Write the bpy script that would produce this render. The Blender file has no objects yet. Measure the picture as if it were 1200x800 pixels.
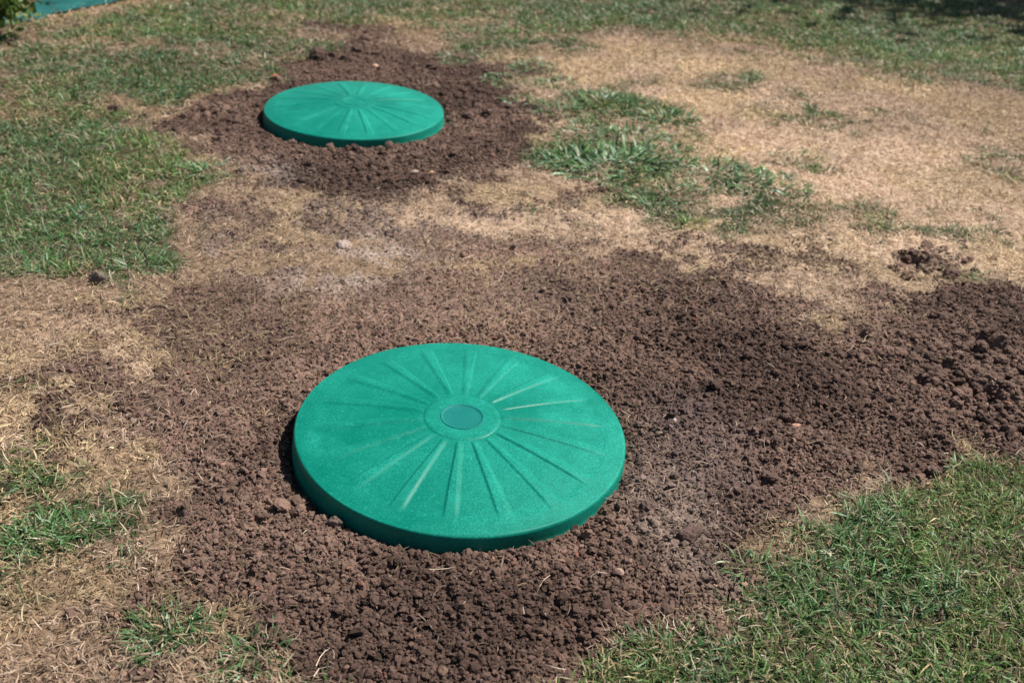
import bpy, math
import numpy as np
from mathutils import Matrix, Vector

rng = np.random.default_rng(11)
SC = bpy.context.scene
COL = SC.collection

# ---------------------------------------------------------------- camera
CAM_H, PITCH, ROLL, FPX = 1.328, 0.5199, -0.0488, 1299.0
cd = bpy.data.cameras.new('camera')
cd.sensor_width = 36.0
cd.lens = 36.0 * FPX / 1200.0
cd.clip_start = 0.05
cd.clip_end = 2000
cam = bpy.data.objects.new('camera', cd)
COL.objects.link(cam)
MR = Matrix.Rotation(ROLL, 4, 'Y')
cam.matrix_world = Matrix.Translation((0, 0, CAM_H)) @ MR @ Matrix.Rotation(math.pi / 2 - PITCH, 4, 'X')
cd.dof.use_dof = True
cd.dof.focus_distance = 2.05
cd.dof.aperture_fstop = 5.0
SC.camera = cam

# ---------------------------------------------------------------- light
SUN_AZ, SUN_EL = math.radians(25), math.radians(52)      # azimuth counted from +X towards +Y
w = bpy.data.worlds.new('World')
SC.world = w
w.use_nodes = True
nt = w.node_tree
bg = nt.nodes['Background']
sky = nt.nodes.new('ShaderNodeTexSky')
sky.sky_type = 'NISHITA'
sky.sun_disc = False
sky.sun_elevation = SUN_EL
sky.sun_rotation = math.pi / 2 - SUN_AZ
nt.links.new(sky.outputs[0], bg.inputs[0])
bg.inputs[1].default_value = 0.050
sl = bpy.data.lights.new('sun', 'SUN')
sl.energy = 5.0
sl.angle = math.radians(0.5)
sl.color = (1.0, 0.955, 0.90)
so = bpy.data.objects.new('sun', sl)
COL.objects.link(so)
sd = Vector((math.cos(SUN_EL) * math.cos(SUN_AZ), math.cos(SUN_EL) * math.sin(SUN_AZ), math.sin(SUN_EL)))
so.rotation_euler = sd.to_track_quat('Z', 'Y').to_euler()
so.location = (4, 3, 8)
SC.view_settings.view_transform = 'Standard'
SC.view_settings.look = 'None'
SC.view_settings.exposure = 0.56
SC.view_settings.gamma = 1.0
SC.view_settings.use_curve_mapping = False

# ---------------------------------------------------------------- helpers
def tag(o, label=None, cat=None, group=None, kind=None):
    if label: o['label'] = label
    if cat: o['category'] = cat
    if group: o['group'] = group
    if kind: o['kind'] = kind
    return o

def empty(name, loc):
    o = bpy.data.objects.new(name, None)
    o.empty_display_size = 0.1
    COL.objects.link(o)
    o.location = loc
    return o

def make(name, V, faces, mat, parent=None, col=None, smooth=False, extra=None):
    """faces: list of (n,k) integer arrays, k = 3 or 4"""
    me = bpy.data.meshes.new(name)
    V = np.asarray(V, dtype=np.float32)
    me.vertices.add(len(V))
    me.vertices.foreach_set('co', V.ravel())
    faces = [np.asarray(f, dtype=np.int32) for f in faces if len(f)]
    li = np.concatenate([f.ravel() for f in faces])
    tot = np.concatenate([np.full(len(f), f.shape[1], np.int32) for f in faces])
    st = np.concatenate([[0], np.cumsum(tot)[:-1]]).astype(np.int32)
    me.loops.add(len(li))
    me.loops.foreach_set('vertex_index', li)
    me.polygons.add(len(tot))
    me.polygons.foreach_set('loop_start', st)
    me.polygons.foreach_set('loop_total', tot)
    me.polygons.foreach_set('use_smooth', np.full(len(tot), smooth))
    if col is not None:
        a = me.color_attributes.new('col', 'FLOAT_COLOR', 'POINT')
        c = np.ones((len(V), 4), np.float32)
        c[:, :3] = col
        a.data.foreach_set('color', c.ravel())
    if extra is not None:
        a = me.attributes.new('dust', 'FLOAT', 'POINT')
        a.data.foreach_set('value', np.asarray(extra, np.float32))
    me.materials.append(mat)
    me.update(calc_edges=True)
    o = bpy.data.objects.new(name, me)
    COL.objects.link(o)
    if parent: o.parent = parent
    return o

_tab = np.random.default_rng(3).random((8, 256, 256)).astype(np.float32)
def vnoise(x, y, s, k=0):
    x = x / s + 37.3 * k + 61; y = y / s + 17.7 * k + 83
    xi = np.floor(x).astype(np.int64); yi = np.floor(y).astype(np.int64)
    fx = x - xi; fy = y - yi
    fx = fx * fx * (3 - 2 * fx); fy = fy * fy * (3 - 2 * fy)
    T = _tab[k % 8]
    a = T[yi & 255, xi & 255]; b = T[yi & 255, (xi + 1) & 255]
    c = T[(yi + 1) & 255, xi & 255]; d = T[(yi + 1) & 255, (xi + 1) & 255]
    return (a * (1 - fx) + b * fx) * (1 - fy) + (c * (1 - fx) + d * fx) * fy
def fbm(x, y, s, k=0, n=3):
    v = 0; a = 1; t = 0
    for i in range(n):
        v = v + a * vnoise(x * math.cos(i) - y * math.sin(i), x * math.sin(i) + y * math.cos(i), s / 2 ** i, k + i)
        t += a; a *= 0.5
    return v / t            # 0..1, mean .5
def worley(x, y, s, k=0):
    """height of rounded clods on a jittered grid, 0..1"""
    x = x / s + 100; y = y / s + 100
    xi = np.floor(x).astype(np.int64); yi = np.floor(y).astype(np.int64)
    h = np.zeros_like(x)
    for dx in (-1, 0, 1):
        for dy in (-1, 0, 1):
            a = xi + dx; b = yi + dy
            cx = a + _tab[k, b & 255, a & 255]; cy = b + _tab[k + 1, b & 255, a & 255]
            r = 0.45 + 0.4 * _tab[k + 2, b & 255, a & 255]
            e = 1 - ((x - cx) ** 2 + (y - cy) ** 2) / r ** 2
            h = np.maximum(h, np.sqrt(np.clip(e, 0, 1)) * r * 1.2)
    return h
def sm(a, b, x):
    t = np.clip((x - a) / (b - a), 0, 1)
    return t * t * (3 - 2 * t)

def G(y):                       # the lawn falls gently away from the camera
    return 0.028 - 0.030 * (y - 1.84)
fw = MR.to_3x3() @ Vector((0, math.cos(PITCH), -math.sin(PITCH)))
up = MR.to_3x3() @ Vector((0, math.sin(PITCH), math.cos(PITCH)))
rt = MR.to_3x3() @ Vector((1, 0, 0))
def at(px, py):                 # point of the lawn seen at a pixel of the photograph
    d = fw * FPX + rt * (px - 600) - up * (py - 400)
    # CAM_H + t dz = .028 - .03 (t dy - 1.84)
    t = (0.028 + 0.030 * 1.84 - CAM_H) / (d.z + 0.030 * d.y)
    return (t * d.x, t * d.y)

LID_R = 0.33
LIDS = [dict(c=(-0.0415, 1.838, 0.074), t=(-0.031, 0.016), ph=8, seed=1),
        dict(c=(-0.5204, 3.992, 0.0095), t=(-0.009, 0.007), ph=8, seed=2)]

# ---------------------------------------------------------------- ground cover map
GX0, GY0, GS, GW, GHh = -6.0, -1.0, 0.02, 650, 600
gx, gy = np.meshgrid(GX0 + GS * np.arange(GW), GY0 + GS * np.arange(GHh))
def sdf(pts):                   # signed distance, positive inside
    P = np.array([at(*p) for p in pts])
    Q = np.roll(P, -1, 0)
    d = np.full(gx.shape, 1e9); ins = np.zeros(gx.shape, bool)
    for (ax, ay), (bx, by) in zip(P, Q):
        ex, ey = bx - ax, by - ay
        t = np.clip(((gx - ax) * ex + (gy - ay) * ey) / (ex * ex + ey * ey + 1e-12), 0, 1)
        d = np.minimum(d, np.hypot(gx - ax - t * ex, gy - ay - t * ey))
        if ay != by:
            c = ((ay > gy) != (by > gy)) & (gx < (bx - ax) * (gy - ay) / (by - ay) + ax)
            ins ^= c
    return np.where(ins, d, -d)
def region(pts, soft):
    d = sdf(pts)
    return sm(-soft, soft, d)
def blob(px, py, rx, ry):
    """soft ellipse on the lawn, given by its outline in the photograph"""
    cx, cy = at(px, py); ax, _ = at(px + rx, py); _, b1 = at(px, py - ry); _, b2 = at(px, py + ry)
    rxw = abs(ax - cx); ryw = abs(b1 - b2) / 2
    return np.exp(-(((gx - cx) / rxw) ** 2 + ((gy - cy) / ryw) ** 2) * 1.1)

S = np.zeros(gx.shape); Gr = np.zeros(gx.shape); Tn = np.zeros(gx.shape)
# bare soil
S = np.maximum(S, region([(120, 375), (170, 358), (240, 345), (330, 322), (450, 325), (560, 338), (650, 322), (740, 306), (830, 302), (905, 325),
    (1000, 345), (1060, 350), (1110, 330), (1200, 350), (1330, 400), (1360, 480), (1200, 522), (1050, 560), (935, 592), (885, 650), (835, 692),
    (745, 745), (690, 810), (640, 900), (380, 900), (345, 790), (300, 730), (215, 690), (165, 600), (135, 520), (190, 430), (170, 395)], 0.09))
S = np.maximum(S, region([(180, 132), (250, 118), (318, 92), (355, 66), (395, 50), (440, 50), (530, 66), (590, 80), (615, 92), (635, 115), (640, 150), (622, 195),
    (575, 205), (500, 228), (440, 238), (385, 235), (330, 215), (268, 190), (215, 160)], 0.13))
S = np.maximum(S, 0.75 * blob(410, 38, 50, 14)); S = np.maximum(S, 0.6 * blob(600, 80, 60, 12))
S = np.maximum(S, 0.85 * blob(280, 250, 75, 16))
S = np.maximum(S, 0.9 * blob(1090, 310, 55, 14))
S = np.maximum(S, 0.6 * blob(700, 228, 40, 8))
S = np.maximum(S, 0.6 * blob(920, 288, 30, 10))
S = np.maximum(S, 0.7 * blob(640, 85, 45, 10)); S = np.maximum(S, 0.72 * blob(400, 268, 110, 26)); S = np.maximum(S, 0.7 * blob(520, 300, 260, 20)); S = np.maximum(S, .6 * blob(450, 240, 60, 16)); S = np.maximum(S, .62 * blob(300, 330, 90, 22))
S = np.maximum(S, 0.55 * blob(300, 285, 130, 30))
S = np.maximum(S, 0.6 * blob(520, 290, 200, 26))
S = np.maximum(S, 0.5 * blob(900, 320, 130, 20))
S = np.maximum(S, 0.45 * blob(560, 245, 200, 22))
S = np.maximum(S, 0.7 * blob(105, 640, 30, 14))
S = np.maximum(S, 0.62 * blob(150, 440, 110, 120)); S = np.maximum(S, 0.6 * blob(110, 372, 60, 14))
S = np.maximum(S, 0.55 * blob(240, 650, 90, 110)); S = np.maximum(S, 0.5 * blob(870, 300, 90, 22))
S = np.maximum(S, 0.6 * blob(930, 600, 70, 25)); S = np.maximum(S, 0.55 * blob(800, 705, 60, 35))
S -= 0.35 * blob(1130, 345, 80, 14) + .3 * blob(170, 560, 40, 50)
S -= 0.6 * blob(995, 365, 80, 26) + .25 * blob(900, 340, 60, 15) + 0.3 * blob(400, 318, 60, 28) 
S = np.clip(S, 0, 1)
# living grass
def g(v, f):
    global Gr
    Gr = np.maximum(Gr, v * f)
g(0.95, region([(-300, 130), (0, 135), (90, 120), (180, 145), (235, 180), (275, 205), (250, 235), (235, 262), (230, 300), (160, 335), (110, 325), (0, 340), (-300, 370)], 0.20))
g(0.74, region([(-400, 60), (-100, 70), (0, 42), (150, 10), (190, -40), (620, -40), (700, 20), (700, 60), (560, 60), (440, 26), (360, 40), (310, 85), (200, 120), (100, 125), (-300, 140)], 0.1))
g(0.72, blob(285, 70, 90, 38)); g(0.6, blob(60, 120, 70, 30)); g(0.55, blob(430, 20, 60, 20))
g(0.95, region([(540, -80), (530, 5), (640, 30), (760, 42), (900, 58), (1000, 78), (1100, 96), (1200, 120), (1400, 150), (1750, 150), (1700, 0), (1300, -60)], 0.45))
g(1.0, region([(680, 825), (720, 775), (790, 732), (850, 690), (900, 655), (960, 640), (1010, 600), (1090, 570), (1200, 530), (1400, 480), (1650, 700), (1500, 900), (1100, 1000), (640, 900)], 0.045))
g(0.85, blob(700, 185, 85, 35)); g(0.8, blob(720, 120, 60, 18)); g(0.75, blob(860, 215, 75, 16)); g(0.8, blob(790, 135, 30, 16))
g(0.85, blob(850, 255, 170, 34)); g(0.85, blob(740, 170, 110, 60)); g(.7, blob(0, 600, 60, 60)); g(0.4, blob(930, 190, 55, 10)); g(0.5, blob(560, 65, 60, 9)); g(0.4, blob(620, 95, 40, 20))
g(0.5, blob(1120, 270, 90, 26)); g(.36, blob(1000, 140, 170, 24)); g(.55, blob(20, 520, 60, 30)); g(.6, blob(60, 700, 50, 24)); g(.5, blob(110, 560, 40, 16)); g(.33, blob(930, 110, 200, 18)); g(.45, blob(1140, 330, 60, 14)); g(.45, blob(740, 90, 70, 14)); g(.4, blob(950, 250, 60, 14)); g(.5, blob(1170, 190, 80, 30)); g(.6, blob(640, 62, 60, 16)); g(.6, blob(480, 44, 50, 10)); g(.5, blob(610, 100, 30, 26)); g(.7, blob(330, 88, 30, 14)); g(.7, blob(330, 60, 60, 20)); g(0.3, blob(900, 130, 60, 15)); g(0.3, blob(1080, 380, 30, 12))
g(0.8, blob(35, 640, 50, 45)); g(0.85, blob(88, 615, 38, 26)); g(0.75, blob(50, 565, 50, 18)); g(0.85, blob(195, 735, 55, 32)); g(0.8, blob(300, 765, 40, 25))
g(0.6, blob(160, 655, 55, 16)); g(0.3, blob(60, 460, 40, 30)); g(0.45, blob(20, 700, 50, 20)); g(0.5, blob(330, 800, 30, 20))
Gr *= 1 - 0.5 * blob(900, 650, 40, 20)
# outer lawn, well outside the picture
out = 1 - sm(0, 1.2, 3.2 + 0.35 * gy - np.abs(gx - 0.15))
Gr = np.maximum(Gr, 0.6 * out)
S = S * (1 - sm(0.3, 0.8, Gr) * 0.85)
# pale dust
Dp = np.clip(1.6 * blob(400, 308, 52, 24) + 1.0 * blob(460, 304, 45, 20) + 0.4 * blob(340, 335, 40, 12) + 0.5 * blob(560, 262, 200, 18) + 0.6 * blob(250, 300, 60, 18)
     + 0.5 * blob(320, 205, 40, 14) + 0.35 * blob(800, 600, 45, 60), 0, 1)
Tr = np.clip(blob(230, 430, 170, 110) + .9 * blob(520, 285, 300, 36) + .9 * blob(400, 350, 230, 40) + .8 * blob(820, 585, 70, 70) + .7 * blob(980, 370, 100, 35)
     + .6 * blob(700, 320, 200, 20) + .5 * blob(200, 620, 60, 60) + .6 * blob(560, 365, 130, 30) + .5 * blob(300, 240, 60, 25), 0, 1)   # trodden, crumbs pressed flat
Pu = np.clip(blob(830, 530, 70, 60) * .8 + blob(600, 350, 60, 20) * .4, 0, 1)   # greyish, trodden soil
Bl = np.clip(blob(950, 170, 330, 110) + .8 * blob(1000, 260, 250, 60) + .7 * blob(560, 262, 260, 26) + .5 * blob(90, 440, 120, 90) + .5 * blob(760, 75, 150, 30), 0, 1)   # sun-bleached thatch
MAPS = dict(B=Bl, S=S, G=Gr, D=Dp, P=Pu, T=Tr)
def samp(name, x, y):
    M = MAPS[name]
    u = np.clip((x - GX0) / GS, 0, GW - 1.001); v = np.clip((y - GY0) / GS, 0, GHh - 1.001)
    i = u.astype(int); j = v.astype(int); fu = u - i; fv = v - j
    return (M[j, i] * (1 - fu) + M[j, i + 1] * fu) * (1 - fv) + (M[j + 1, i] * (1 - fu) + M[j + 1, i + 1] * fu) * fv
def warp(x, y):
    a = 0.05 + 0.012 * np.clip(y, 0, 8); b = 0.022 + .008 * np.clip(y, 0, 8)
    wx = (fbm(x, y, 0.22, 0, 4) - .5) * 3.2 * a + (fbm(x, y, .05, 2, 3) - .5) * 3.4 * b; wy = (fbm(x, y, 0.22, 4, 4) - .5) * 3.2 * a + (fbm(x, y, .05, 6, 3) - .5) * 3.4 * b
    return x + wx, y + wy
def cover(x, y):
    u, v = warp(x, y)
    s = samp('S', u, v); gr = samp('G', u, v)
    s = np.clip(s + (fbm(x, y, 0.07, 2, 3) - .5) * 1.5 * (4 * s * (1 - s)) , 0, 1)
    gr = gr + (fbm(x, y, 0.32, 1, 3) - .5) * 0.9 * np.clip(4 * gr * (1.2 - gr), 0, 1)
    gr = np.clip(gr + (fbm(x, y, 0.09, 5, 3) - .5) * 1.0 * np.clip(4 * gr * (1.15 - gr), 0, 1), 0, 1)
    return s, gr
def lid_r(x, y):
    r = np.full(x.shape, 9.0)
    for L in LIDS:
        r = np.minimum(r, np.hypot(x - L['c'][0], y - L['c'][1]))
    return r
def lid_gap(x, y):              # the earth has shrunk away from the left and front of each cover
    v = np.zeros_like(x)
    for L in LIDS:
        dx = x - L['c'][0]; dy = y - L['c'][1]; q = np.hypot(dx, dy) + 1e-6
        v = np.maximum(v, (0.58 + 0.42 * (dx * math.cos(math.radians(222)) + dy * math.sin(math.radians(222))) / q) * (q < .6))
    return v
HOLES = [(at(1155, 462), 0.034, 0.030), (at(1128, 450), 0.030, 0.020), (at(1108, 434), 0.024, 0.014), (at(1180, 470), 0.026, 0.016), (at(1150, 405), 0.022, 0.016), (at(1075, 448), 0.02, 0.02), (at(1165, 415), 0.022, 0.02), (at(1065, 312), 0.04, 0.03), (at(200, 612), 0.018, 0.015),
         (at(230, 705), 0.015, 0.012), (at(1010, 395), 0.02, 0.02), (at(925, 500), 0.02, 0.015)]
def height(x, y, s=None):
    if s is None: s, _ = cover(x, y)
    h = G(y) + (fbm(x, y, 0.9, 1, 2) - .5) * 0.03 * sm(0.0, 0.3, lid_r(x, y) - LID_R)
    h = h + (fbm(x, y, 0.16, 3, 3) - .5) * (0.010 + 0.022 * s) * sm(-0.02, 0.12, lid_r(x, y) - LID_R)
    near = np.clip(1 - np.abs(y) / 12, 0, 1)
    tp = 1 - .35 * samp('T', x, y)
    h = h + near * tp * (0.15 + 0.85 * s) * (worley(x, y, 0.030, 0) * 0.0080 + worley(x, y, 0.0135, 2) * 0.0075 + worley(x, y, 0.062, 4) * sm(.5, .75, fbm(x, y, .2, 6, 2)) * 0.010)
    h = h + (fbm(x, y, 0.005, 6, 3) - .5) * 0.0045 * near
    r = lid_r(x, y)
    h = h + 0.006 * s * np.exp(-((r - LID_R - 0.12) / 0.09) ** 2)
    h = h - 0.019 * lid_gap(x, y) * np.exp(-((r - LID_R) / 0.022) ** 2)
    h = np.where(r < LID_R - 0.004, np.minimum(h, G(y) - 0.012), h)
    for (cx, cy), rr, dp in HOLES:
        d2 = ((x - cx) ** 2 + (y - cy) ** 2) / rr ** 2
        h = h - dp * np.exp(-d2 * d2) + 0.25 * dp * np.exp(-((np.sqrt(d2) - 1.7) / .5) ** 2)
    return h

# ---------------------------------------------------------------- materials
def nodes(name):
    m = bpy.data.materials.new(name)
    m.use_nodes = True
    t = m.node_tree
    return m, t, t.nodes['Principled BSDF']
def soil_mat(name, rough=0.95, bump=0.4, sc=220):
    m, t, p = nodes(name)
    a = t.nodes.new('ShaderNodeAttribute'); a.attribute_name = 'col'
    tc = t.nodes.new('ShaderNodeTexCoord')
    n = t.nodes.new('ShaderNodeTexNoise'); n.inputs['Scale'].default_value = sc; n.inputs['Detail'].default_value = 6
    n.inputs['Roughness'].default_value = 0.7
    t.links.new(tc.outputs['Object'], n.inputs['Vector'])
    r = t.nodes.new('ShaderNodeMapRange')
    r.inputs['To Min'].default_value = 0.55; r.inputs['To Max'].default_value = 1.45
    r.inputs['From Min'].default_value = 0.25; r.inputs['From Max'].default_value = 0.75
    t.links.new(n.outputs['Fac'], r.inputs['Value'])
    mx = t.nodes.new('ShaderNodeMix'); mx.data_type = 'RGBA'; mx.blend_type = 'MULTIPLY'; mx.inputs['Factor'].default_value = 1
    t.links.new(a.outputs['Color'], mx.inputs[6]); t.links.new(r.outputs[0], mx.inputs[7])
    t.links.new(mx.outputs[2], p.inputs['Base Color'])
    b = t.nodes.new('ShaderNodeBump'); b.inputs['Strength'].default_value = bump; b.inputs['Distance'].default_value = 0.003
    t.links.new(n.outputs['Fac'], b.inputs['Height']); t.links.new(b.outputs[0], p.inputs['Normal'])
    p.inputs['Roughness'].default_value = rough
    p.inputs['Specular IOR Level'].default_value = 0.2
    return m
def leaf_mat(name, trans=0.3, rough=0.55, spec=0.35):
    m, t, p = nodes(name)
    a = t.nodes.new('ShaderNodeAttribute'); a.attribute_name = 'col'
    n = t.nodes.new('ShaderNodeTexNoise'); n.inputs['Scale'].default_value = 130
    tc = t.nodes.new('ShaderNodeTexCoord'); t.links.new(tc.outputs['Object'], n.inputs['Vector'])
    r = t.nodes.new('ShaderNodeMapRange'); r.inputs['To Min'].default_value = 0.7; r.inputs['To Max'].default_value = 1.3
    t.links.new(n.outputs['Fac'], r.inputs['Value'])
    mx = t.nodes.new('ShaderNodeMix'); mx.data_type = 'RGBA'; mx.blend_type = 'MULTIPLY'; mx.inputs['Factor'].default_value = 1
    t.links.new(a.outputs['Color'], mx.inputs[6]); t.links.new(r.outputs[0], mx.inputs[7])
    t.links.new(mx.outputs[2], p.inputs['Base Color'])
    p.inputs['Roughness'].default_value = rough
    p.inputs['Specular IOR Level'].default_value = spec
    tr = t.nodes.new('ShaderNodeBsdfTranslucent'); t.links.new(mx.outputs[2], tr.inputs['Color'])
    ms = t.nodes.new('ShaderNodeMixShader'); ms.inputs[0].default_value = trans
    t.links.new(p.outputs[0], ms.inputs[1]); t.links.new(tr.outputs[0], ms.inputs[2])
    t.links.new(ms.outputs[0], t.nodes['Material Output'].inputs[0])
    return m
M_GROUND = soil_mat('ground_earth', 0.97, 0.5, 260)
M_CRUMB = soil_mat('crumbly_soil', 0.95, 0.6, 420)
M_STONE = soil_mat('small_stone', 0.8, 0.4, 150)
M_GRASS = leaf_mat('living_grass', 0.28, 0.46, 0.33)
M_STRAW = leaf_mat('dry_grass', 0.18, 0.6, 0.25)
M_WEED = leaf_mat('weed_leaf', 0.22, 0.45, 0.45)

def plastic(name, base, dusty, amount, rough):
    m, t, p = nodes(name)
    tc = t.nodes.new('ShaderNodeTexCoord'); N = t.nodes; Lk = t.links
    def noise(sc, det, rgh=.5, out='Fac'):
        n = N.new('ShaderNodeTexNoise'); n.inputs['Scale'].default_value = sc; n.inputs['Detail'].default_value = det
        n.inputs['Roughness'].default_value = rgh; Lk.new(tc.outputs['Object'], n.inputs['Vector']); return n.outputs[out]
    def rng_(v, a, b, c, d):
        r = N.new('ShaderNodeMapRange'); r.inputs[1].default_value = a; r.inputs[2].default_value = b
        r.inputs[3].default_value = c; r.inputs[4].default_value = d; Lk.new(v, r.inputs[0]); return r.outputs[0]
    def math_(op, a, b):
        q = N.new('ShaderNodeMath'); q.operation = op
        for i, v in enumerate((a, b)):
            if isinstance(v, float): q.inputs[i].default_value = v
            else: Lk.new(v, q.inputs[i])
        return q.outputs[0]
    big = rng_(noise(5.0, 4, .6), .38, .72, 0.0, 1.0)
    mid = rng_(noise(26.0, 5, .65), .42, .70, 0.0, 1.0)
    grain = rng_(noise(400.0, 3, .8), .47, .62, 0.0, 1.0)
    grain2 = rng_(noise(190.0, 2, .6), .60, .68, 0.0, 1.0)
    at_ = N.new('ShaderNodeAttribute'); at_.attribute_name = 'dust'
    film = math_('ADD', math_('MULTIPLY', big, 0.12), math_('MULTIPLY', mid, 0.10))
    film = math_('ADD', film, math_('MULTIPLY', at_.outputs['Fac'], math_('ADD', math_('MULTIPLY', grain, 0.34), math_('ADD', math_('MULTIPLY', mid, 0.14), 0.05))))
    sp = math_('MULTIPLY', grain, math_('ADD', math_('MULTIPLY', big, 0.60), 0.15))
    sp = math_('ADD', sp, math_('MULTIPLY', grain2, 0.30))
    tot = math_('MULTIPLY', math_('ADD', film, sp), float(amount))
    tot = math_('MINIMUM', tot, 0.85)
    mx = N.new('ShaderNodeMix'); mx.data_type = 'RGBA'
    Lk.new(tot, mx.inputs['Factor']); mx.inputs[6].default_value = (*base, 1); mx.inputs[7].default_value = (*dusty, 1)
    Lk.new(mx.outputs[2], p.inputs['Base Color'])
    Lk.new(rng_(tot, 0., .6, rough, 0.8), p.inputs['Roughness'])
    p.inputs['Specular IOR Level'].default_value = 0.16
    b = N.new('ShaderNodeBump'); b.inputs['Strength'].default_value = 0.22; b.inputs['Distance'].default_value = 0.0008
    Lk.new(noise(900.0, 2), b.inputs['Height']); Lk.new(b.outputs[0], p.inputs['Normal'])
    return m
M_LID = plastic('moulded_green_plastic', (0.0002, 0.150, 0.102), (0.018, 0.38, 0.285), 0.95, 0.30)
M_HUB = plastic('worn_green_plastic', (0.0008, 0.140, 0.118), (0.02, 0.24, 0.22), 0.8, 0.5)

# ---------------------------------------------------------------- ground sheet
def axis(a, b, n, far, m):
    core = np.linspace(a, b, n)
    d = (b - a) / (n - 1)
    k = np.geomspace(d * 1.5, far, m)
    return np.concatenate([a - k[::-1], core, b + k])
uu = axis(-1.38, 1.38, 1420, 60, 60)
vv0 = np.geomspace(1.02, 8.6, 1250)
vv = np.concatenate([np.array([-250, -80, -30, -10, -3, -1, -0.2, .3, .6, .8, .95]), vv0, 8.6 + np.geomspace(.01, 600, 45)])
U, Vv = np.meshgrid(uu, vv)
wid = 0.42 + 0.42 * np.clip(Vv, 0.6, 9)
X = 0.08 + U * wid + 0.04 * np.clip(Vv, 0, 9); Y = Vv
s_, g_ = cover(X, Y)
Z = height(X, Y, s_)
def soil_color(x, y):
    n1 = fbm(x, y, 0.25, 1, 4)[..., None]; n2 = fbm(x, y, 0.03, 4, 3)[..., None]
    u, v = warp(x, y)
    dp = samp('D', u, v)[..., None]; pu = samp('P', u, v)[..., None]
    tr = samp('T', u, v)[..., None]
    c = np.array([0.080, 0.050, 0.038]) * (1 - sm(.25, .75, n1)) + np.array([0.150, 0.095, 0.072]) * sm(.25, .75, n1)
    c = c * (0.7 + 0.6 * n2) * (1 + .48 * tr)
    c = c * (1 - .7 * pu) + np.array([0.155, 0.110, 0.100]) * .7 * pu
    c = c * (1 - .75 * dp) + np.array([0.46, 0.37, 0.31]) * .75 * dp * (0.75 + .5 * n2)
    return c
def ground_color(x, y, s, gr):
    c = soil_color(x, y)
    n2 = fbm(x, y, 0.012, 4, 3)[..., None]
    u, v = warp(x, y)
    bl = samp('B', u, v)[..., None]
    th = (np.array([0.20, 0.135, 0.085]) * (1 - bl) + np.array([0.40, 0.29, 0.20]) * bl) * (0.4 + 1.2 * n2)
    un = np.array([0.060, 0.052, 0.028]) * (0.6 + 0.8 * n2)  # earth under living grass, its colour darkened to deepen shade between blades
    s = s[..., None]; gr = gr[..., None]
    k = sm(0.25, 0.75, s)
    base = th * (1 - sm(.2, .8, gr)) + un * sm(.2, .8, gr)
    return base * (1 - k) + c * k
C = ground_color(X, Y, s_, g_)
nr, nc = X.shape
idx = np.arange(nr * nc).reshape(nr, nc)
F = np.stack([idx[:-1, :-1], idx[:-1, 1:], idx[1:, 1:], idx[1:, :-1]], -1).reshape(-1, 4)
gnd = make('ground', np.stack([X, Y, Z], -1).reshape(-1, 3), [F], M_GROUND, col=C.reshape(-1, 3), smooth=True)
tag(gnd, 'worn back garden ground of brown earth and thatch', kind='structure')

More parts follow.
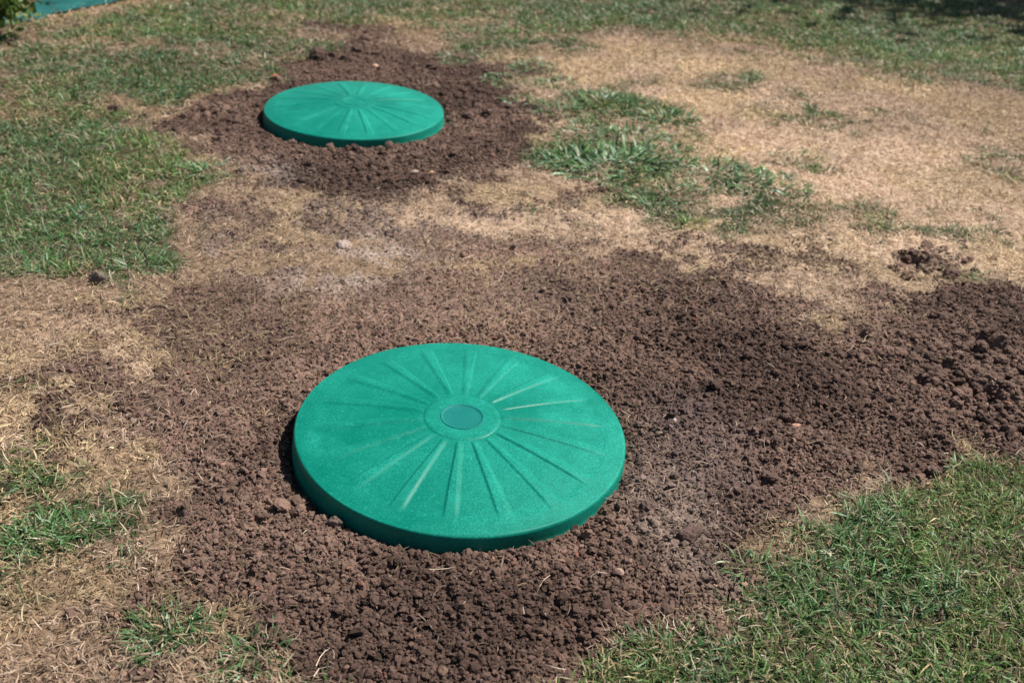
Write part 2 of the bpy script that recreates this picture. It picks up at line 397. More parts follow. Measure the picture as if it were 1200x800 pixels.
# ---------------------------------------------------------------- lids
def make_lid(L, label):
    root = empty('access_cover', (L['c'][0], L['c'][1], L['c'][2] - 0.05))
    n = Vector((-L['t'][0], -L['t'][1], 1)).normalized()
    root.rotation_mode = 'QUATERNION'
    root.rotation_quaternion = Vector((0, 0, 1)).rotation_difference(n)
    top = 0.05
    R = LID_R
    na = 1440
    th = np.arange(na) * 2 * np.pi / na
    rs = list(np.linspace(0.1315 * R, 0.226 * R, 10)) + list(0.226 * R + np.linspace(0.0008, 0.004, 5)) + list(np.linspace(0.24 * R, 0.82 * R, 70)) + list(np.linspace(0.825 * R, 0.985 * R, 46))
    rings = []; dust = []
    lr = np.random.default_rng(L['seed'])
    ph = math.radians(L['ph'])
    step = 2 * np.pi / 18
    k = np.round((th - ph) / step)
    dth = (th - ph - k * step)
    wob = lr.normal(0, .010, 18)[k.astype(int) % 18]; endv = 0.875 + lr.normal(0, .012, 18)[k.astype(int) % 18]
    hv = 1 + lr.normal(0, .28, 18)[k.astype(int) % 18]
    def dome(r): return 0.0262 * (1 - (r / R) ** 2) ** 1.0
    def scuff(r, t_):                       # rubbed and chalky places
        v = np.zeros_like(t_)
        for (q, a_, sr, sa, am) in (((.90, 196, .05, 7, 1.6), (.80, 205, .09, 10, .6), (.78, 38, .10, 16, .9), (.60, 20, .12, 14, .5), (.88, 300, .05, 16, .6), (.5, 250, .2, 10, .4), (.7, 62, .12, 10, .6)) if L['seed'] == 1 else ((.6, 40, .2, 30, .9), (.8, 200, .1, 25, .6), (.5, 290, .2, 20, .6))):
            dA = (np.degrees(t_) - a_ + 180) % 360 - 180
            v = v + am * math.exp(-((r / R - q) / sr) ** 2) * np.exp(-(dA / sa) ** 2)
        return v
    for r in rs:
        z = dome(r)
        arc = (dth - wob * 0) * r
        half = 0.0010 + 0.0085 * np.clip((r / R - 0.23) / 0.65, 0, 1)
        fl = 0.0058
        prof = sm(-half - fl, -half + 0.0005, arc) * (1 - sm(half - 0.002, half + fl * 1.6, arc))
        ramp = sm(0.232, 0.27, r / R) * (1 - sm(endv - 0.12, endv + 0.03, r / R))
        zz = z + (0.0018 if L['seed'] == 1 else 0.0015) * hv * prof * ramp
        # shallow dish between the ribs
        zz = zz - 0.0010 * (1 - prof) * sm(.24, .32, r / R) * (1 - sm(.84, .9, r / R))
        zz = zz + 0.0016 * (1 - sm(0.221, 0.234, r / R))       # raised collar round the middle
        zz = zz + 0.0008 * np.sin(th * 2 + r * 9 + L['seed']) * (r / R) + 0.0006 * np.sin(th * 5 + r * 21 + L['seed'] * 2) * (r / R) ** 2
        rings.append(np.stack([r * np.cos(th), r * np.sin(th), zz], -1))
        dust.append(prof * ramp * (0.1 + 0.35 * sm(.3, .7, r / R)) + (0.5 if L['seed'] == 1 else 0.0) * (r / R < .23) + scuff(r, th))
    # rounded rim, skirt
    sag = lambda t_: 0.0006 * np.sin(t_ * 2 + .985 * R * 9 + L['seed']) * .985
    z0 = dome(0.985 * R); br = 0.007
    for a in np.linspace(0, 1, 9)[1:]:
        aa = a * math.pi / 2
        r = 0.985 * R + (R - 0.985 * R) * math.sin(aa) + 0 * br
        z = z0 - br * (1 - math.cos(aa))
        rings.append(np.stack([r * np.cos(th), r * np.sin(th), z + sag(th)], -1)); dust.append(np.full(na, 0.25 * (1 - a)))
    for dz, dr in ((0.012, 0.0004), (0.022, 0.0008), (0.032, 0.0012), (0.036, 0.0028), (0.040, 0.0030), (0.0635, 0.0032)):
        r = R + dr
        rings.append(np.stack([r * np.cos(th), r * np.sin(th), np.full(na, z0 - dz)], -1)); dust.append(np.full(na, 0.35 if dz > .03 else 0.05))
    P = np.concatenate(rings); P[:, 2] += top
    nr_ = len(rings)
    id_ = np.arange(nr_ * na).reshape(nr_, na)
    F_ = np.stack([id_[:-1], id_[1:], np.roll(id_, -1, 1)[1:], np.roll(id_, -1, 1)[:-1]], -1).reshape(-1, 4)
    cov = make('ribbed_panel', P, [F_], M_LID, root, smooth=True, extra=np.concatenate(dust))
    # middle disc, slightly sunk with a raised lip
    rs2 = np.array([0.0005, .03, .06, .09, .112, .118, .122, .126, .130, .1318]) * R
    hz = np.array([0, 0, 0, 0, 0, .0003, .0012, .0022, .0024, .0016]) - 0.0006
    rg = [np.stack([r * np.cos(th[::8]), r * np.sin(th[::8]), np.full(na // 8, top + dome(r) + .0012 + h)], -1) for r, h in zip(rs2, hz)]
    P = np.concatenate(rg); n8 = na // 8
    id_ = np.arange(len(rg) * n8).reshape(-1, n8)
    F_ = np.stack([id_[:-1], id_[1:], np.roll(id_, -1, 1)[1:], np.roll(id_, -1, 1)[:-1]], -1).reshape(-1, 4)
    cap = np.concatenate([id_[0][None]]).reshape(1, -1)
    dd = np.repeat([0.1, .1, .1, .1, .1, .1, .8, 1, 1, .6], n8)
    make('centre_disc', P, [F_, cap], M_HUB if L['seed'] == 1 else M_LID, root, smooth=True, extra=dd)
    return tag(root, label, 'access cover', 'round green covers set in the soil')
make_lid(LIDS[0], 'large round teal-green ribbed plastic cover in the nearer bare soil, closest to the viewer')
make_lid(LIDS[1], 'round teal-green ribbed plastic cover farther back in its own ring of soil')

# ---------------------------------------------------------------- scattering
def view_w(y): return 0.50 + 0.47 * y
def scatter(n, ymin=1.0, ymax=7.4, pad=0.0, pw=1.0):
    """random points on the lawn in the area round the view; pw > 1 puts more of them near"""
    y = ymin + (ymax - ymin) * rng.random(n * 2) ** pw
    keep = rng.random(n * 2) < (view_w(y) + pad) / (view_w(ymax) + pad)
    y = y[keep][:n]
    x = 0.08 + 0.04 * y + (rng.random(len(y)) * 2 - 1) * (view_w(y) + pad)
    return x, y
def ico(sub):
    t = (1 + 5 ** .5) / 2
    V = np.array([(-1, t, 0), (1, t, 0), (-1, -t, 0), (1, -t, 0), (0, -1, t), (0, 1, t), (0, -1, -t), (0, 1, -t), (t, 0, -1), (t, 0, 1), (-t, 0, -1), (-t, 0, 1)], float)
    V /= np.linalg.norm(V[0])
    F = [(0, 11, 5), (0, 5, 1), (0, 1, 7), (0, 7, 10), (0, 10, 11), (1, 5, 9), (5, 11, 4), (11, 10, 2), (10, 7, 6), (7, 1, 8), (3, 9, 4), (3, 4, 2), (3, 2, 6), (3, 6, 8), (3, 8, 9), (4, 9, 5), (2, 4, 11), (6, 2, 10), (8, 6, 7), (9, 8, 1)]
    for _ in range(sub):
        V = list(map(tuple, V)); mid = {}; nf = []
        def m(a, b):
            k = (min(a, b), max(a, b))
            if k not in mid:
                p = np.array(V[a]) + np.array(V[b]); p /= np.linalg.norm(p); V.append(tuple(p)); mid[k] = len(V) - 1
            return mid[k]
        for a, b, c in F:
            ab, bc, ca = m(a, b), m(b, c), m(c, a)
            nf += [(a, ab, ca), (b, bc, ab), (c, ca, bc), (ab, bc, ca)]
        F = nf; V = np.array(V)
    return np.array(V), np.array(F)
def rotmats(n):
    q = rng.normal(size=(n, 4)); q /= np.linalg.norm(q, axis=1)[:, None]
    a, b, c, d = q.T
    return np.stack([np.stack([1 - 2 * (c * c + d * d), 2 * (b * c - a * d), 2 * (b * d + a * c)], -1),
                     np.stack([2 * (b * c + a * d), 1 - 2 * (b * b + d * d), 2 * (c * d - a * b)], -1),
                     np.stack([2 * (b * d - a * c), 2 * (c * d + a * b), 1 - 2 * (b * b + c * c)], -1)], 1)
def lumps(x, y, z, r, sub, jit, col):
    """irregular clods: jittered, squashed, each turned its own way"""
    bv, bf = ico(sub); n = len(x)
    sc = 1 + (rng.random((n, 1, 3)) - .5) * 0.7
    V = bv[None] * sc * (1 + rng.normal(0, jit, (n, len(bv), 1)))
    V = np.einsum('nij,nkj->nki', rotmats(n), V) * r[:, None, None]
    if sub:                                  # knobbly surface: crumbs stuck together
        for i in range(9):
            q = rng.normal(size=(n, 1, 3)); q /= np.linalg.norm(q, axis=2, keepdims=True)
            d = (V * q).sum(2) / r[:, None, None][..., 0]
            V = V + (V * (np.exp(-((d - 1) / .16) ** 2) * (.28 * rng.random((n, 1)) - .08))[..., None])
    V[..., 2] *= 0.72
    V = V + np.stack([x, y, z], -1)[:, None]
    F = bf[None] + (np.arange(n) * len(bv))[:, None, None]
    return V.reshape(-1, 3), F.reshape(-1, 3), np.repeat(col, len(bv), 0)

def crumb_set(n, rmed, rsig, sub, thr, pw=1.6, rmax=0.03, ymax=7.0, lift=0.35):
    x, y = scatter(n, 1.0, ymax, 0.15, pw)
    s, gr = cover(x, y)
    r = np.minimum(rmed * np.exp(rng.normal(0, rsig, len(x))), rmax)
    tt = samp('T', x, y); r = r * (1 - .25 * tt)
    keep = (rng.random(len(x)) < sm(thr, thr + .45, s) * (1 - (.15 if rmed < .003 else .5) * tt) * (1 - .6 * samp('D', *warp(x, y)))) & (lid_r(x, y) > LID_R + 0.004 + r * .8)
    x, y, r, s = x[keep], y[keep], r[keep], s[keep]
    z = height(x, y, s) + r * lift * (0.2 + 2.2 * rng.random(len(x)))
    c = soil_color(x, y) * (0.62 + 0.76 * rng.random((len(x), 1))) * (1 + rng.normal(0, .018, (len(x), 3)))
    pale = rng.random(len(x)) < 0.05
    c[pale] = c[pale] * np.array([1.45, 1.4, 1.35])
    red = rng.random(len(x)) < 0.015
    c[red] = c[red] * np.array([1.25, 0.95, 0.85])
    return x, y, z, r, np.clip(c, 0.01, 1)
parts = []
parts.append(lumps(*[a for a in (lambda q: (q[0], q[1], q[2], q[3], 0, .27, q[4]))(crumb_set(470000, 0.0021, .38, 0, .10))]))
parts.append(lumps(*[a for a in (lambda q: (q[0], q[1], q[2], q[3], 0, .27, q[4]))(crumb_set(260000, 0.0032, .35, 0, .2, rmax=.008))]))
parts.append(lumps(*[a for a in (lambda q: (q[0], q[1], q[2], q[3], 1, .15, q[4]))(crumb_set(15000, 0.0053, .28, 1, .35, rmax=.012))]))
parts.append(lumps(*[a for a in (lambda q: (q[0], q[1], q[2], q[3], 2, .08, q[4]))(crumb_set(800, 0.0095, .28, 2, .7, rmax=.02, lift=.2))]))
# heap of larger clods at the right-hand hole and on the far edge
hx, hy, hr = [], [], []
for (px, py, nn, sp, rm) in ((1150, 430, 150, .085, .0075), (1105, 425, 90, .08, .007), (1170, 470, 90, .08, .007), (1080, 310, 60, .07, .008), (1150, 380, 90, .1, .007),
                             (960, 470, 90, .14, .007), (700, 600, 40, .07, .007), (420, 205, 130, .16, .009), (250, 130, 70, .12, .009), (1000, 430, 80, .12, .007), (560, 120, 120, .16, .009), (420, 60, 80, .2, .009)):
    cx, cy = at(px, py)
    a = rng.normal(0, sp, (nn, 2))
    hx += list(cx + a[:, 0]); hy += list(cy + a[:, 1]); hr += list(rm * np.exp(rng.normal(0, .35, nn)))
hx, hy, hr = map(np.array, (hx, hy, hr))
hole = at(1147, 462)
k = (lid_r(hx, hy) > LID_R + .02) & (np.hypot(hx - hole[0], hy - hole[1]) > .022)
hx, hy, hr = hx[k], hy[k], hr[k]
parts.append(lumps(hx, hy, height(hx, hy) + hr * .35, hr, 2, .07, soil_color(hx, hy) * (0.75 + .5 * rng.random((len(hx), 1)))))
off = 0; VV, FF, CC = [], [], []
for v, f, c in parts:
    VV.append(v); FF.append(f + off); CC.append(c); off += len(v)
soil = make('crumbled_soil', np.concatenate(VV), [np.concatenate(FF)], M_CRUMB, col=np.concatenate(CC))
tag(soil, 'loose dark brown crumbs and clods of dug earth spread around both green covers', 'soil', kind='stuff')

# ---------------------------------------------------------------- blades
TT = np.array([0, .34, .68, 1.0])
def blades(x, y, z, az, ln, wd, el, curl, bend, c0, c1, wprof=(0.8, 1.0, 0.72)):
    """tapering curved strips; el = start elevation, curl = drop in elevation, bend = sideways curl"""
    n = len(x)
    P = np.zeros((n, 4, 3)); P[:, 0] = np.stack([x, y, z], -1)
    for i in range(1, 4):
        tm = (TT[i] + TT[i - 1]) / 2; dl = ln * (TT[i] - TT[i - 1])
        e = el - curl * tm; a = az + bend * tm
        P[:, i] = P[:, i - 1] + np.stack([np.cos(e) * np.cos(a), np.cos(e) * np.sin(a), np.sin(e)], -1) * dl[:, None]
    # keep the tips out of the earth
    P[:, 1:, 2] = np.maximum(P[:, 1:, 2], (z + 0.0015)[:, None])
    tw = rng.normal(0, .5, n)
    sd_ = np.stack([-np.sin(az) * np.cos(tw), np.cos(az) * np.cos(tw), np.sin(tw)], -1)
    V = np.zeros((n, 7, 3)); Cc = np.zeros((n, 7, 3))
    for i in range(3):
        o = sd_ * (wd * wprof[i] * .5)[:, None]
        V[:, 2 * i] = P[:, i] - o; V[:, 2 * i + 1] = P[:, i] + o
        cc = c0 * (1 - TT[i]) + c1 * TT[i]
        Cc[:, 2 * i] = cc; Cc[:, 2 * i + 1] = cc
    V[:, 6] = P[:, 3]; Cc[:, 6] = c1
    b = (np.arange(n) * 7)[:, None]
    Q = np.concatenate([b + np.array([0, 1, 3, 2]), b + np.array([2, 3, 5, 4])])
    T = b + np.array([4, 5, 6])
    return V.reshape(-1, 3), Q, T, Cc.reshape(-1, 3)
def join(sets):
    off = 0; V, Q, T, C_ = [], [], [], []
    for v, q, t, c in sets:
        V.append(v); Q.append(q + off); T.append(t + off); C_.append(c); off += len(v)
    return np.concatenate(V), [np.concatenate(Q), np.concatenate(T)], np.concatenate(C_)
def pick(pal, n, x=None, y=None):
    pal = np.array(pal); i = rng.integers(0, len(pal), n)
    c = pal[i] * (0.75 + .5 * rng.random((n, 1)))
    return c
GREEN = [(0.058, 0.130, 0.030), (0.072, 0.155, 0.040), (0.095, 0.185, 0.058), (0.046, 0.105, 0.028), (0.12, 0.20, 0.085), (0.15, 0.20, 0.075)]
BLUEG = [(0.095, 0.205, 0.085), (0.070, 0.160, 0.055), (0.175, 0.29, 0.165), (0.065, 0.145, 0.040), (0.12, 0.24, 0.07)]
STRAW = [(0.52, 0.395, 0.265), (0.43, 0.315, 0.205), (0.62, 0.50, 0.36), (0.32, 0.225, 0.145), (0.50, 0.36, 0.26), (0.26, 0.185, 0.12)]
def ok(x, y, m=0.012): return lid_r(x, y) > LID_R + m

# living grass: tufts of blades leaning outwards
def tufts(nt, pw, per, lnr, wdr, pal, gate, elm=48, ymin=.95, ymax=7.8, spread=.007, pad=.5):
    x, y = scatter(nt, ymin, ymax, pad, pw)
    s, gr = cover(x, y)
    k = (rng.random(len(x)) < gate(x, y, s, gr)) & ok(x, y, .02)
    x, y, gr = x[k], y[k], gr[k]
    cnt = np.maximum(1, rng.poisson(per, len(x)))
    h0 = height(x, y)
    X = np.repeat(x, cnt); Y = np.repeat(y, cnt); Z = np.repeat(h0, cnt); g0 = np.repeat(gr, cnt); n = len(X)
    toneT = np.repeat(.8 + .4 * rng.random(len(x)), cnt)
    far = np.clip(Y / 2.6, 1, 2.2)
    dx, dy = rng.normal(0, spread, (2, n))
    az = np.arctan2(dy, dx) + rng.normal(0, .7, n)
    ln = (lnr[0] + (lnr[1] - lnr[0]) * rng.random(n)) * (.75 + .35 * g0) * (0.7 + .6 * fbm(X, Y, .12, 5, 2))
    wd = (wdr[0] + (wdr[1] - wdr[0]) * rng.random(n)) * far ** .7
    c = pick(pal, n) * toneT[:, None] * (0.7 + .6 * fbm(X, Y, .5, 1, 3))[:, None]
    dry = rng.random(n) < (0.27 - .20 * g0)
    c[dry] = pick([(0.36, 0.31, 0.17), (0.26, 0.24, 0.12), (.46, .38, .23)], int(dry.sum()))
    pt = fbm(X, Y, .35, 7, 3)[:, None]
    c = np.where(pt > .53, c * np.array([1.15, 1.06, .9]), c * np.array([.94, 1., 1.05]))
    tip = c * 1.38  # tips lightened in colour to stand for bright highlights on the blades
    brown = rng.random(n) < .14
    tip[brown] = np.array([.34, .27, .15])
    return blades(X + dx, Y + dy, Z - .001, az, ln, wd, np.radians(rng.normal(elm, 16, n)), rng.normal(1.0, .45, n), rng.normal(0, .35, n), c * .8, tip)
# dry lying thatch
sets = []
x, y = scatter(720000, 0.95, 7.4, 0.5, 1.35)
s, gr = cover(x, y)
u_, v_ = warp(x, y); dpz = samp('D', u_, v_)
tr = samp('T', u_, v_)
dens = (1 - sm(.25, .85, s)) * (1 - 0.80 * sm(.3, .9, gr)) * (0.35 + 1.0 * fbm(x, y, .05, 2, 3)) * (1 - .5 * dpz)
dens = np.maximum(dens, (0.03 + .50 * tr) * (s > .4)) * (0.55 + 0.45 * np.clip(2.2 / y, 0, 1))
k = (rng.random(len(x)) < dens) & ok(x, y)
x, y, s, gr = x[k], y[k], s[k], gr[k]; n = len(x)
far = np.clip(y / 2.5, 1, 2.6)
ln = (0.011 + 0.022 * rng.random(n) ** 1.4) * (1 + .25 * (far - 1)); wd = (0.0012 + 0.0014 * rng.random(n)) * far ** .7
z = height(x, y, s) + .001 + rng.random(n) * (0.011 - .007 * s)
az = rng.random(n) * 2 * np.pi
c = pick(STRAW, n) * (1 - .42 * sm(.12, .6, s))[:, None] * (0.50 + 1.0 * fbm(x, y, .30, 3, 4))[:, None]
c = c * (0.98 + .42 * samp('B', u_, v_)[k])[:, None]
yel = fbm(x, y, 0.3, 6, 3)[:, None]
c = c * (1 - .5 * gr[:, None] * .5) * np.where(yel > .52, np.array([1., .99, .85]), np.array([1., .96, .98]))
sets.append(blades(x, y, z, az, ln, wd, np.radians(rng.normal(20, 19, n)), rng.normal(.6, .6, n), rng.normal(0, .9, n), c * .85, c))
# a few longer curled stems and roots on the soil edge
x, y = scatter(32000, 1.0, 6.0, .1, 1.6)
s, gr = cover(x, y)
k = (rng.random(len(x)) < np.clip(4 * s * (1 - s), 0.07, 1) * .45) & ok(x, y, .02); x, y = x[k], y[k]; n = len(x)
c = pick([(0.55, 0.42, 0.30), (0.42, 0.31, 0.22), (0.62, 0.50, 0.38)], n)
sets.append(blades(x, y, height(x, y) + .004 + .006 * rng.random(n), rng.random(n) * 6.283, .02 + .035 * rng.random(n) ** 2, .0008 + .0007 * rng.random(n), np.radians(rng.normal(12, 12, n)), rng.normal(.5, .4, n), rng.normal(0, 1.8, n), c, c, (1, 1, .8)))
sets.append(tufts(42000, 1.3, 3.0, (.014, .034), (.0012, .0022), STRAW, lambda x, y, s, g: .8 * (1 - sm(.2, .6, s)) * sm(.42, .6, fbm(x, y, .11, 4, 3)), elm=34, ymax=7.4))
V, F, Cc = join(sets)
st = make('dry_grass', V, F, M_STRAW, col=Cc)
tag(st, 'pale straw-coloured dead grass lying over the worn parts of the lawn', 'dry grass', kind='stuff')

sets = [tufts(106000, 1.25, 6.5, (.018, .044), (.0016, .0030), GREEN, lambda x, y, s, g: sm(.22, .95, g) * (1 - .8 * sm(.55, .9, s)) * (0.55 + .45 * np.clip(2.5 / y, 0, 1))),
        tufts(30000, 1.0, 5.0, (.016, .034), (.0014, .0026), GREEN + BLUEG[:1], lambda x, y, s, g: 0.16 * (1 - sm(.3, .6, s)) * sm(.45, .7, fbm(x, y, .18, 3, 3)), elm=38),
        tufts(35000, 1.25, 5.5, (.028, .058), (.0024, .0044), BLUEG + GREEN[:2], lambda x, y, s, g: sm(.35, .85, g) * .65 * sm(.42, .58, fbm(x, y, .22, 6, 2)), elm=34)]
V, F, Cc = join(sets)
gr_o = make('lawn_grass', V, F, M_GRASS, col=Cc)
tag(gr_o, 'short green lawn grass growing in patches round the bare soil', 'grass', kind='stuff')

# coarse lawn beyond the picture's edges
n = 170000
x = rng.uniform(-8, 9, n); y = rng.uniform(-1.5, 13, n)
k = (np.abs(x - .08 - .04 * y) > view_w(y) + .45) | (y > 7.7) | (y < .95)
x, y = x[k], y[k]; n = len(x)
c = pick(GREEN + STRAW[:2], n)
V, F, Cc = join([blades(x, y, height(x, y) - .001, rng.random(n) * 6.283, .025 + .035 * rng.random(n), .003 + .003 * rng.random(n), np.radians(rng.normal(45, 15, n)), rng.normal(.8, .4, n), rng.normal(0, .3, n), c * .8, c)])
tag(make('rough_lawn', V, F, M_GRASS, col=Cc), 'coarser mixed green and dry lawn stretching on around the worked area', 'grass', kind='stuff')

# ---------------------------------------------------------------- weed clumps, each a plant of its own
def clump(px, py, nl, ln, wd, rad, pal, label, name='weed_clump', cat='weed', el=40, grp=None):
    if name == 'weed_clump': nl = int(nl * 2.3); rad *= 1.45; el -= 2; ln *= 1.0; wd *= 1.12
    cx, cy = at(px, py)
    r = rad * np.sqrt(rng.random(nl)); a = rng.random(nl) * 6.283
    x = r * np.cos(a); y = r * np.sin(a)
    h = height(cx + x, cy + y) - height(np.array([cx]), np.array([cy]))[0]
    z0 = float(height(np.array([cx]), np.array([cy]))[0])
    az = a + rng.normal(0, .6, nl)
    L_ = ln * (.5 + .7 * rng.random(nl)); W = wd * (.6 + .6 * rng.random(nl))
    c = pick(pal, nl); tip = c * 1.2
    b = rng.random(nl) < .12; tip[b] = (.3, .25, .14)
    V, Q, T, Cc = blades(x, y, h - .001, az, L_, W, np.radians(rng.normal(el, 16, nl) - 15 * r / rad), rng.normal(.9, .35, nl), rng.normal(0, .3, nl), c * .85, tip, (.6, 1.0, .8))
    root = empty(name, (cx, cy, z0))
    make('leaves', V, [Q, T], M_WEED, root, col=Cc, smooth=True)
    # short creeping stems at the crown
    ns = max(4, nl // 25)
    a = rng.random(ns) * 6.283
    c = pick([(.20, .20, .10), (.26, .2, .12)], ns)
    V, Q, T, Cc = blades(np.zeros(ns), np.zeros(ns), np.full(ns, .002), a, rad * (.5 + .6 * rng.random(ns)), np.full(ns, .0026), np.full(ns, .15), np.full(ns, .2), rng.normal(0, .3, ns), c, c, (1, 1, .8))
    make('stems', V, [Q, T], M_WEED, root, col=Cc)
    return tag(root, label, cat, grp)
gw = 'broad-bladed weed clumps on the lawn'
clump(712, 196, 330, .080, .0080, .125, BLUEG, 'largest blue-green weed clump, splayed beside the soil right of the far cover', grp=gw)
clump(660, 190, 110, .070, .0070, .07, BLUEG, 'weed clump at the soil edge, directly left of the largest clump', grp=gw)
clump(765, 190, 170, .065, .0070, .10, BLUEG, 'weed clump touching the right side of the largest clump', grp=gw)
clump(705, 122, 200, .065, .0065, .12, [GREEN[0], BLUEG[1], GREEN[1], BLUEG[0]], 'darker green weed clump standing behind the largest clump', grp=gw)
clump(780, 140, 130, .06, .0065, .08, BLUEG, 'small weed clump on the edge of the dry grass, right of the darker clump', grp=gw)
clump(835, 208, 190, .055, .0075, .12, BLUEG, 'low spreading weed clump right of the large patch, in the dry grass', grp=gw)
clump(900, 218, 150, .05, .0075, .10, BLUEG, 'grey-green weed clump at the far right end of the weed patch', grp=gw)
clump(780, 232, 120, .05, .0055, .09, GREEN, 'thin green weed clump below the middle of the weed patch', grp=gw)
clump(740, 165, 130, .06, .0070, .10, BLUEG, 'weed clump in the middle, between the darker rear clump and the largest clump', grp=gw)
clump(690, 158, 90, .055, .0065, .08, BLUEG, 'weed clump behind the left half of the largest clump, beside the far soil', grp=gw)
clump(655, 132, 70, .05, .006, .07, BLUEG, 'small weed clump left of the darker rear clump, rooted in the soil edge', grp=gw)
clump(592, 92, 60, .045, .006, .06, BLUEG, 'flat little weed clump inside the back right edge of the far soil ring', grp=gw)
clump(612, 118, 45, .045, .006, .05, BLUEG, 'sparse weed clump on bare soil, left of the small clump by the darker rear one', grp=gw)
clump(648, 98, 60, .05, .006, .06, BLUEG, 'small leafy weed clump between the far soil ring and the pale dry grass behind', grp=gw)
clump(809, 266, 55, .05, .0035, .03, [(.16, .30, .05), (.12, .24, .05)], 'bright yellow-green grass tuft standing alone below the weed patch', 'grass_tuft', 'grass tuft', 55)
clump(625, 78, 80, .05, .0065, .07, BLUEG, 'small weed clump on the back edge of the far soil ring', grp=gw)
clump(540, 64, 60, .045, .006, .07, BLUEG, 'flat weed clump at the top of the far soil ring, right of its middle', grp=gw)
clump(935, 188, 45, .04, .005, .06, BLUEG, 'thin isolated weed clump on the pale dry grass at the right', grp=gw)
clump(87, 620, 120, .045, .0030, .035, GREEN[:3] + BLUEG[:2], 'upright green grass tuft at the left edge beside a crack of soil', 'grass_tuft', 'grass tuft', 50)
clump(38, 635, 150, .045, .0030, .055, GREEN, 'wide green grass tuft nearest the left margin', 'grass_tuft', 'grass tuft', 48)
clump(195, 742, 190, .040, .0032, .055, [BLUEG[1], BLUEG[3], GREEN[0], BLUEG[0]], 'dark blue-green grass tuft in dry grass at the bottom left', 'grass_tuft', 'grass tuft', 42)
clump(300, 772, 110, .040, .0030, .045, GREEN[:3] + BLUEG[:2], 'sparse green grass tuft at the bottom edge against the soil', 'grass_tuft', 'grass tuft', 42)
clump(155, 655, 35, .038, .0028, .025, GREEN, 'small thin grass tuft between the left tufts and the near soil', 'grass_tuft', 'grass tuft', 42)
clump(165, 318, 120, .05, .004, .06, BLUEG + GREEN[:2], 'green grass tuft at the lower corner of the left lawn, above the near soil', 'grass_tuft', 'grass tuft', 40)
clump(245, 205, 120, .05, .0055, .09, BLUEG, 'leafy grass tuft where the left lawn meets the far soil ring', 'grass_tuft', 'grass tuft', 38)
clump(760, 765, 90, .045, .003, .04, BLUEG + GREEN, 'pale grass tuft on the tip of the bottom right lawn', 'grass_tuft', 'grass tuft', 40)
clump(880, 668, 90, .05, .0032, .04, BLUEG + GREEN, 'grass tuft leaning over the soil at the upper left edge of the bottom right lawn', 'grass_tuft', 'grass tuft', 42)

# ---------------------------------------------------------------- single stones and lumps one can point at
def stone(px, py, r, col, label, name='stone', cat='stone', flat=.6, jit=.09):
    cx, cy = at(px, py); z = float(height(np.array([cx]), np.array([cy]))[0])
    bv, bf = ico(3)
    d = np.zeros(len(bv))
    for i in range(7):
        q = rng.normal(size=3); q /= np.linalg.norm(q)
        d -= np.maximum(0, bv @ q - .55) * .5 * rng.random()
    V = bv * (1 + d[:, None] + rng.normal(0, jit * .25, (len(bv), 1)))
    V *= r * np.array([1.25, .9, flat])
    a = rng.random() * 3; ca, sa = math.cos(a), math.sin(a)
    V[:, :2] = V[:, :2] @ np.array([[ca, sa], [-sa, ca]])
    V[:, 2] += r * flat * .75
    if cat == 'clod':
        for i in range(40):
            q = rng.normal(size=3); q /= np.linalg.norm(q)
            V = V * (1 + (.30 * rng.random() - .06) * np.exp(-((bv @ q - 1) / .05) ** 2))[:, None]
        col = np.array(col) * .72
    o = make(name, V, [bf], M_CRUMB if cat == 'clod' else M_STONE, col=np.array(col) * (0.8 + .4 * rng.random((len(bv), 1))))
    o.location = (cx, cy, z)
    return tag(o, label, cat)
stone(322, 91, .015, (.45, .15, .06), 'orange fragment behind the upper left of the far cover', 'clay_fragment', 'fragment', .45)
stone(505, 208, .012, (.42, .24, .13), 'small orange-tan fragment in the soil just in front of the far cover', 'clay_fragment', 'fragment', .45)
stone(440, 79, .016, (.50, .31, .20), 'tan pebble on the soil directly behind the far cover')
stone(486, 205, .011, (.42, .33, .27), 'pale pebble beside the orange-tan fragment')
stone(117, 335, .018, (.20, .155, .125), 'grey-brown lump lying at the left, where lawn and near soil meet', 'soil_clod', 'clod', .8)
stone(788, 496, .010, (.38, .30, .28), 'flat pale pebble on the grey trodden soil right of the near cover', flat=.4)
stone(933, 502, .010, (.45, .25, .18), 'reddish pebble in the soil of the right-hand heap')
stone(724, 683, .008, (.33, .23, .17), 'tan stone chip in the soil in front of the near cover')
stone(392, 617, .013, (.20, .14, .115), 'crumbly brown clod in the shade against the near cover rim', 'soil_clod', 'clod', .8)
stone(806, 637, .016, (.17, .11, .09), 'dark round clod in the soil at the lower right of the near cover', 'soil_clod', 'clod', .8)
stone(1094, 556, .012, (.20, .13, .11), 'brown clod at the top of the bottom right lawn', 'soil_clod', 'clod', .8)

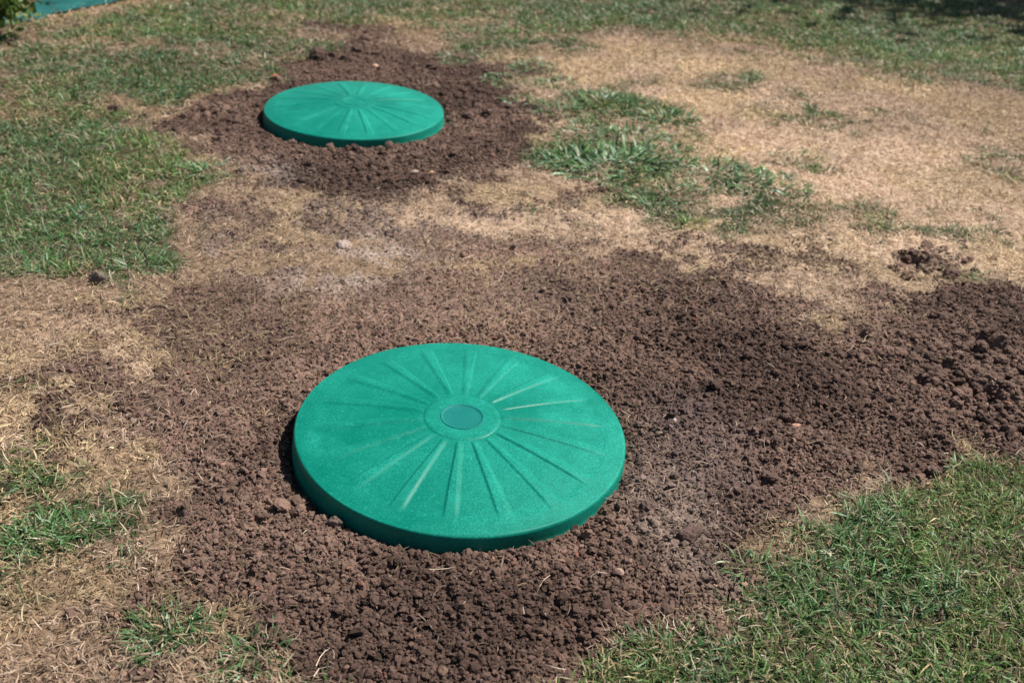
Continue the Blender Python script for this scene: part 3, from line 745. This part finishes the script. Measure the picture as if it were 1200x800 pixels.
# ---------------------------------------------------------------- plastic edging at the back left
def edging():
    pts = [at(-420, 120), at(-200, 78), at(0, 33), at(60, 18), at(110, 7), at(155, -1), at(230, -16), at(330, -60)]
    P = np.array(pts); 
    t = np.linspace(0, len(P) - 1, 160); 
    xs = np.interp(t, range(len(P)), P[:, 0]); ys = np.interp(t, range(len(P)), P[:, 1])
    ker = np.ones(15) / 15
    xs[8:-8] = np.convolve(xs, ker, 'same')[8:-8]; ys[8:-8] = np.convolve(ys, ker, 'same')[8:-8]
    T_ = np.stack([np.gradient(xs), np.gradient(ys)], -1); T_ /= np.linalg.norm(T_, axis=1)[:, None]
    Nn = np.stack([-T_[:, 1], T_[:, 0]], -1)            # towards the bed
    # cross-section of a buckled plastic strip: foot, hollow face, rolled top edge
    prof = [(-.050, .010), (-.040, .020), (-.024, .014), (.0, .012), (.030, .022), (.048, .044), (.056, .062), (.064, .066), (.070, .058), (.066, .040), (.052, .014), (.03, .006), (-.03, .003)]
    prof = np.array(prof) * np.array([.72, .8])
    wv = np.sin(t * 7.0) * .006 + np.sin(t * 13 + 1) * .004
    V = []
    for i in range(len(xs)):
        o = prof[:, 0] * (1 + .15 * math.sin(t[i] * 5)) + wv[i]; hgt = prof[:, 1] * (1 + .25 * math.sin(t[i] * 4.1 + 1)) + .004
        V.append(np.stack([xs[i] + Nn[i, 0] * o, ys[i] + Nn[i, 1] * o, G(ys[i]) + hgt], -1))
    V = np.concatenate(V); m_ = len(prof); id_ = np.arange(len(V)).reshape(-1, m_)
    F_ = np.stack([id_[:-1], np.roll(id_, -1, 1)[:-1], np.roll(id_, -1, 1)[1:], id_[1:]], -1).reshape(-1, 4)
    mt, tt, p = nodes('teal_plastic')
    n = tt.nodes.new('ShaderNodeTexNoise'); n.inputs['Scale'].default_value = 30; n.inputs['Detail'].default_value = 5
    r = tt.nodes.new('ShaderNodeValToRGB'); r.color_ramp.elements[0].color = (.002, .06, .065, 1); r.color_ramp.elements[1].color = (.004, .12, .105, 1)
    r.color_ramp.elements[0].position = .35; r.color_ramp.elements[1].position = .75
    tt.links.new(n.outputs['Fac'], r.inputs[0]); tt.links.new(r.outputs[0], p.inputs['Base Color']); p.inputs['Roughness'].default_value = .75; p.inputs['Specular IOR Level'].default_value = .2
    o = make('lawn_edging', V, [F_], mt, smooth=True)
    tag(o, 'wavy teal plastic edging strip along the back left corner of the lawn', 'edging')
edging()

# ---------------------------------------------------------------- shrub in the top left corner, tree beyond the far right corner
def bark():
    m, t, p = nodes('bark')
    n = t.nodes.new('ShaderNodeTexNoise'); n.inputs['Scale'].default_value = 25; n.inputs['Detail'].default_value = 6
    r = t.nodes.new('ShaderNodeValToRGB'); r.color_ramp.elements[0].color = (.05, .035, .022, 1); r.color_ramp.elements[1].color = (.18, .13, .09, 1)
    t.links.new(n.outputs['Fac'], r.inputs[0]); t.links.new(r.outputs[0], p.inputs['Base Color']); p.inputs['Roughness'].default_value = .9
    return m
M_BARK = bark()
def tube(p0, p1, r0, r1, n=8):
    p0 = np.array(p0, float); p1 = np.array(p1, float); d = p1 - p0; d /= np.linalg.norm(d)
    a = np.cross(d, [0, 0, 1.]) if abs(d[2]) < .95 else np.cross(d, [1., 0, 0]); a /= np.linalg.norm(a); b = np.cross(d, a)
    th = np.arange(n) * 2 * np.pi / n; ring = np.cos(th)[:, None] * a + np.sin(th)[:, None] * b
    V = np.concatenate([p0 + ring * r0, p1 + ring * r1]); i = np.arange(n); j = (i + 1) % n
    return V, np.stack([i, j, j + n, i + n], -1)
def leaves(cent, rad, n, size, pal, clumps=14):
    cc = rng.normal(size=(clumps, 3)); cc /= np.linalg.norm(cc, axis=1)[:, None]
    cc = np.array(cent) + cc * np.array(rad) * (.45 + .5 * rng.random((clumps, 1)))
    k = rng.integers(0, clumps, n)
    P = cc[k] + rng.normal(0, 1, (n, 3)) * np.array(rad) * .20
    a = rng.normal(size=(n, 3)); a /= np.linalg.norm(a, axis=1)[:, None]
    b = np.cross(a, rng.normal(size=(n, 3))); b /= np.linalg.norm(b, axis=1)[:, None]
    s = size * (.6 + .8 * rng.random((n, 1)))
    V = np.stack([P, P + a * s * .5 + b * s * .28, P + a * s, P + a * s * .5 - b * s * .28], 1)
    F_ = np.arange(n * 4).reshape(n, 4)
    return V.reshape(-1, 3), F_, np.repeat(pick(pal, n), 4, 0), cc
def plant(name, label, cat, loc, cent, rad, n, size, trunk_r, pal, clumps):
    root = empty(name, loc)
    V, F_, c, cc = leaves(cent, rad, n, size, pal, clumps)
    make('crown', V, [F_], M_WEED, root, col=c)
    fork = np.array([0, 0, max(.05, cent[2] - rad[2] * .9)])
    vs, fs = [], []; off = 0
    for v, f in [tube((0, 0, -.05), fork, trunk_r, trunk_r * .75, 12)] + [tube(fork, p, trunk_r * .5, trunk_r * .12, 6) for p in cc]:
        vs.append(v); fs.append(f + off); off += len(v)
    make('trunk', np.concatenate(vs), [np.concatenate(fs)], M_BARK, root, smooth=True)
    return tag(root, label, cat)
bx_, by_ = at(-30, 42)
plant('shrub', 'leafy green shrub whose twigs hang over the edging in the top left corner', 'shrub', (bx_, by_, G(by_)), (0, 0, .21), (.26, .24, .17), 3500, .035, .015,
      [(.08, .14, .025), (.12, .18, .03), (.05, .10, .02), (.17, .19, .05)], 26)
plant('tree', 'broad leafy tree beyond the far right corner, seen only by its shade on the lawn', 'tree', (6.65, 8.95, G(8.95)), (-.4, -.2, 3.2), (3.4, 1.7, 1.0), 17000, .13, .11,
      [(.05, .10, .03), (.07, .12, .03)], 40)
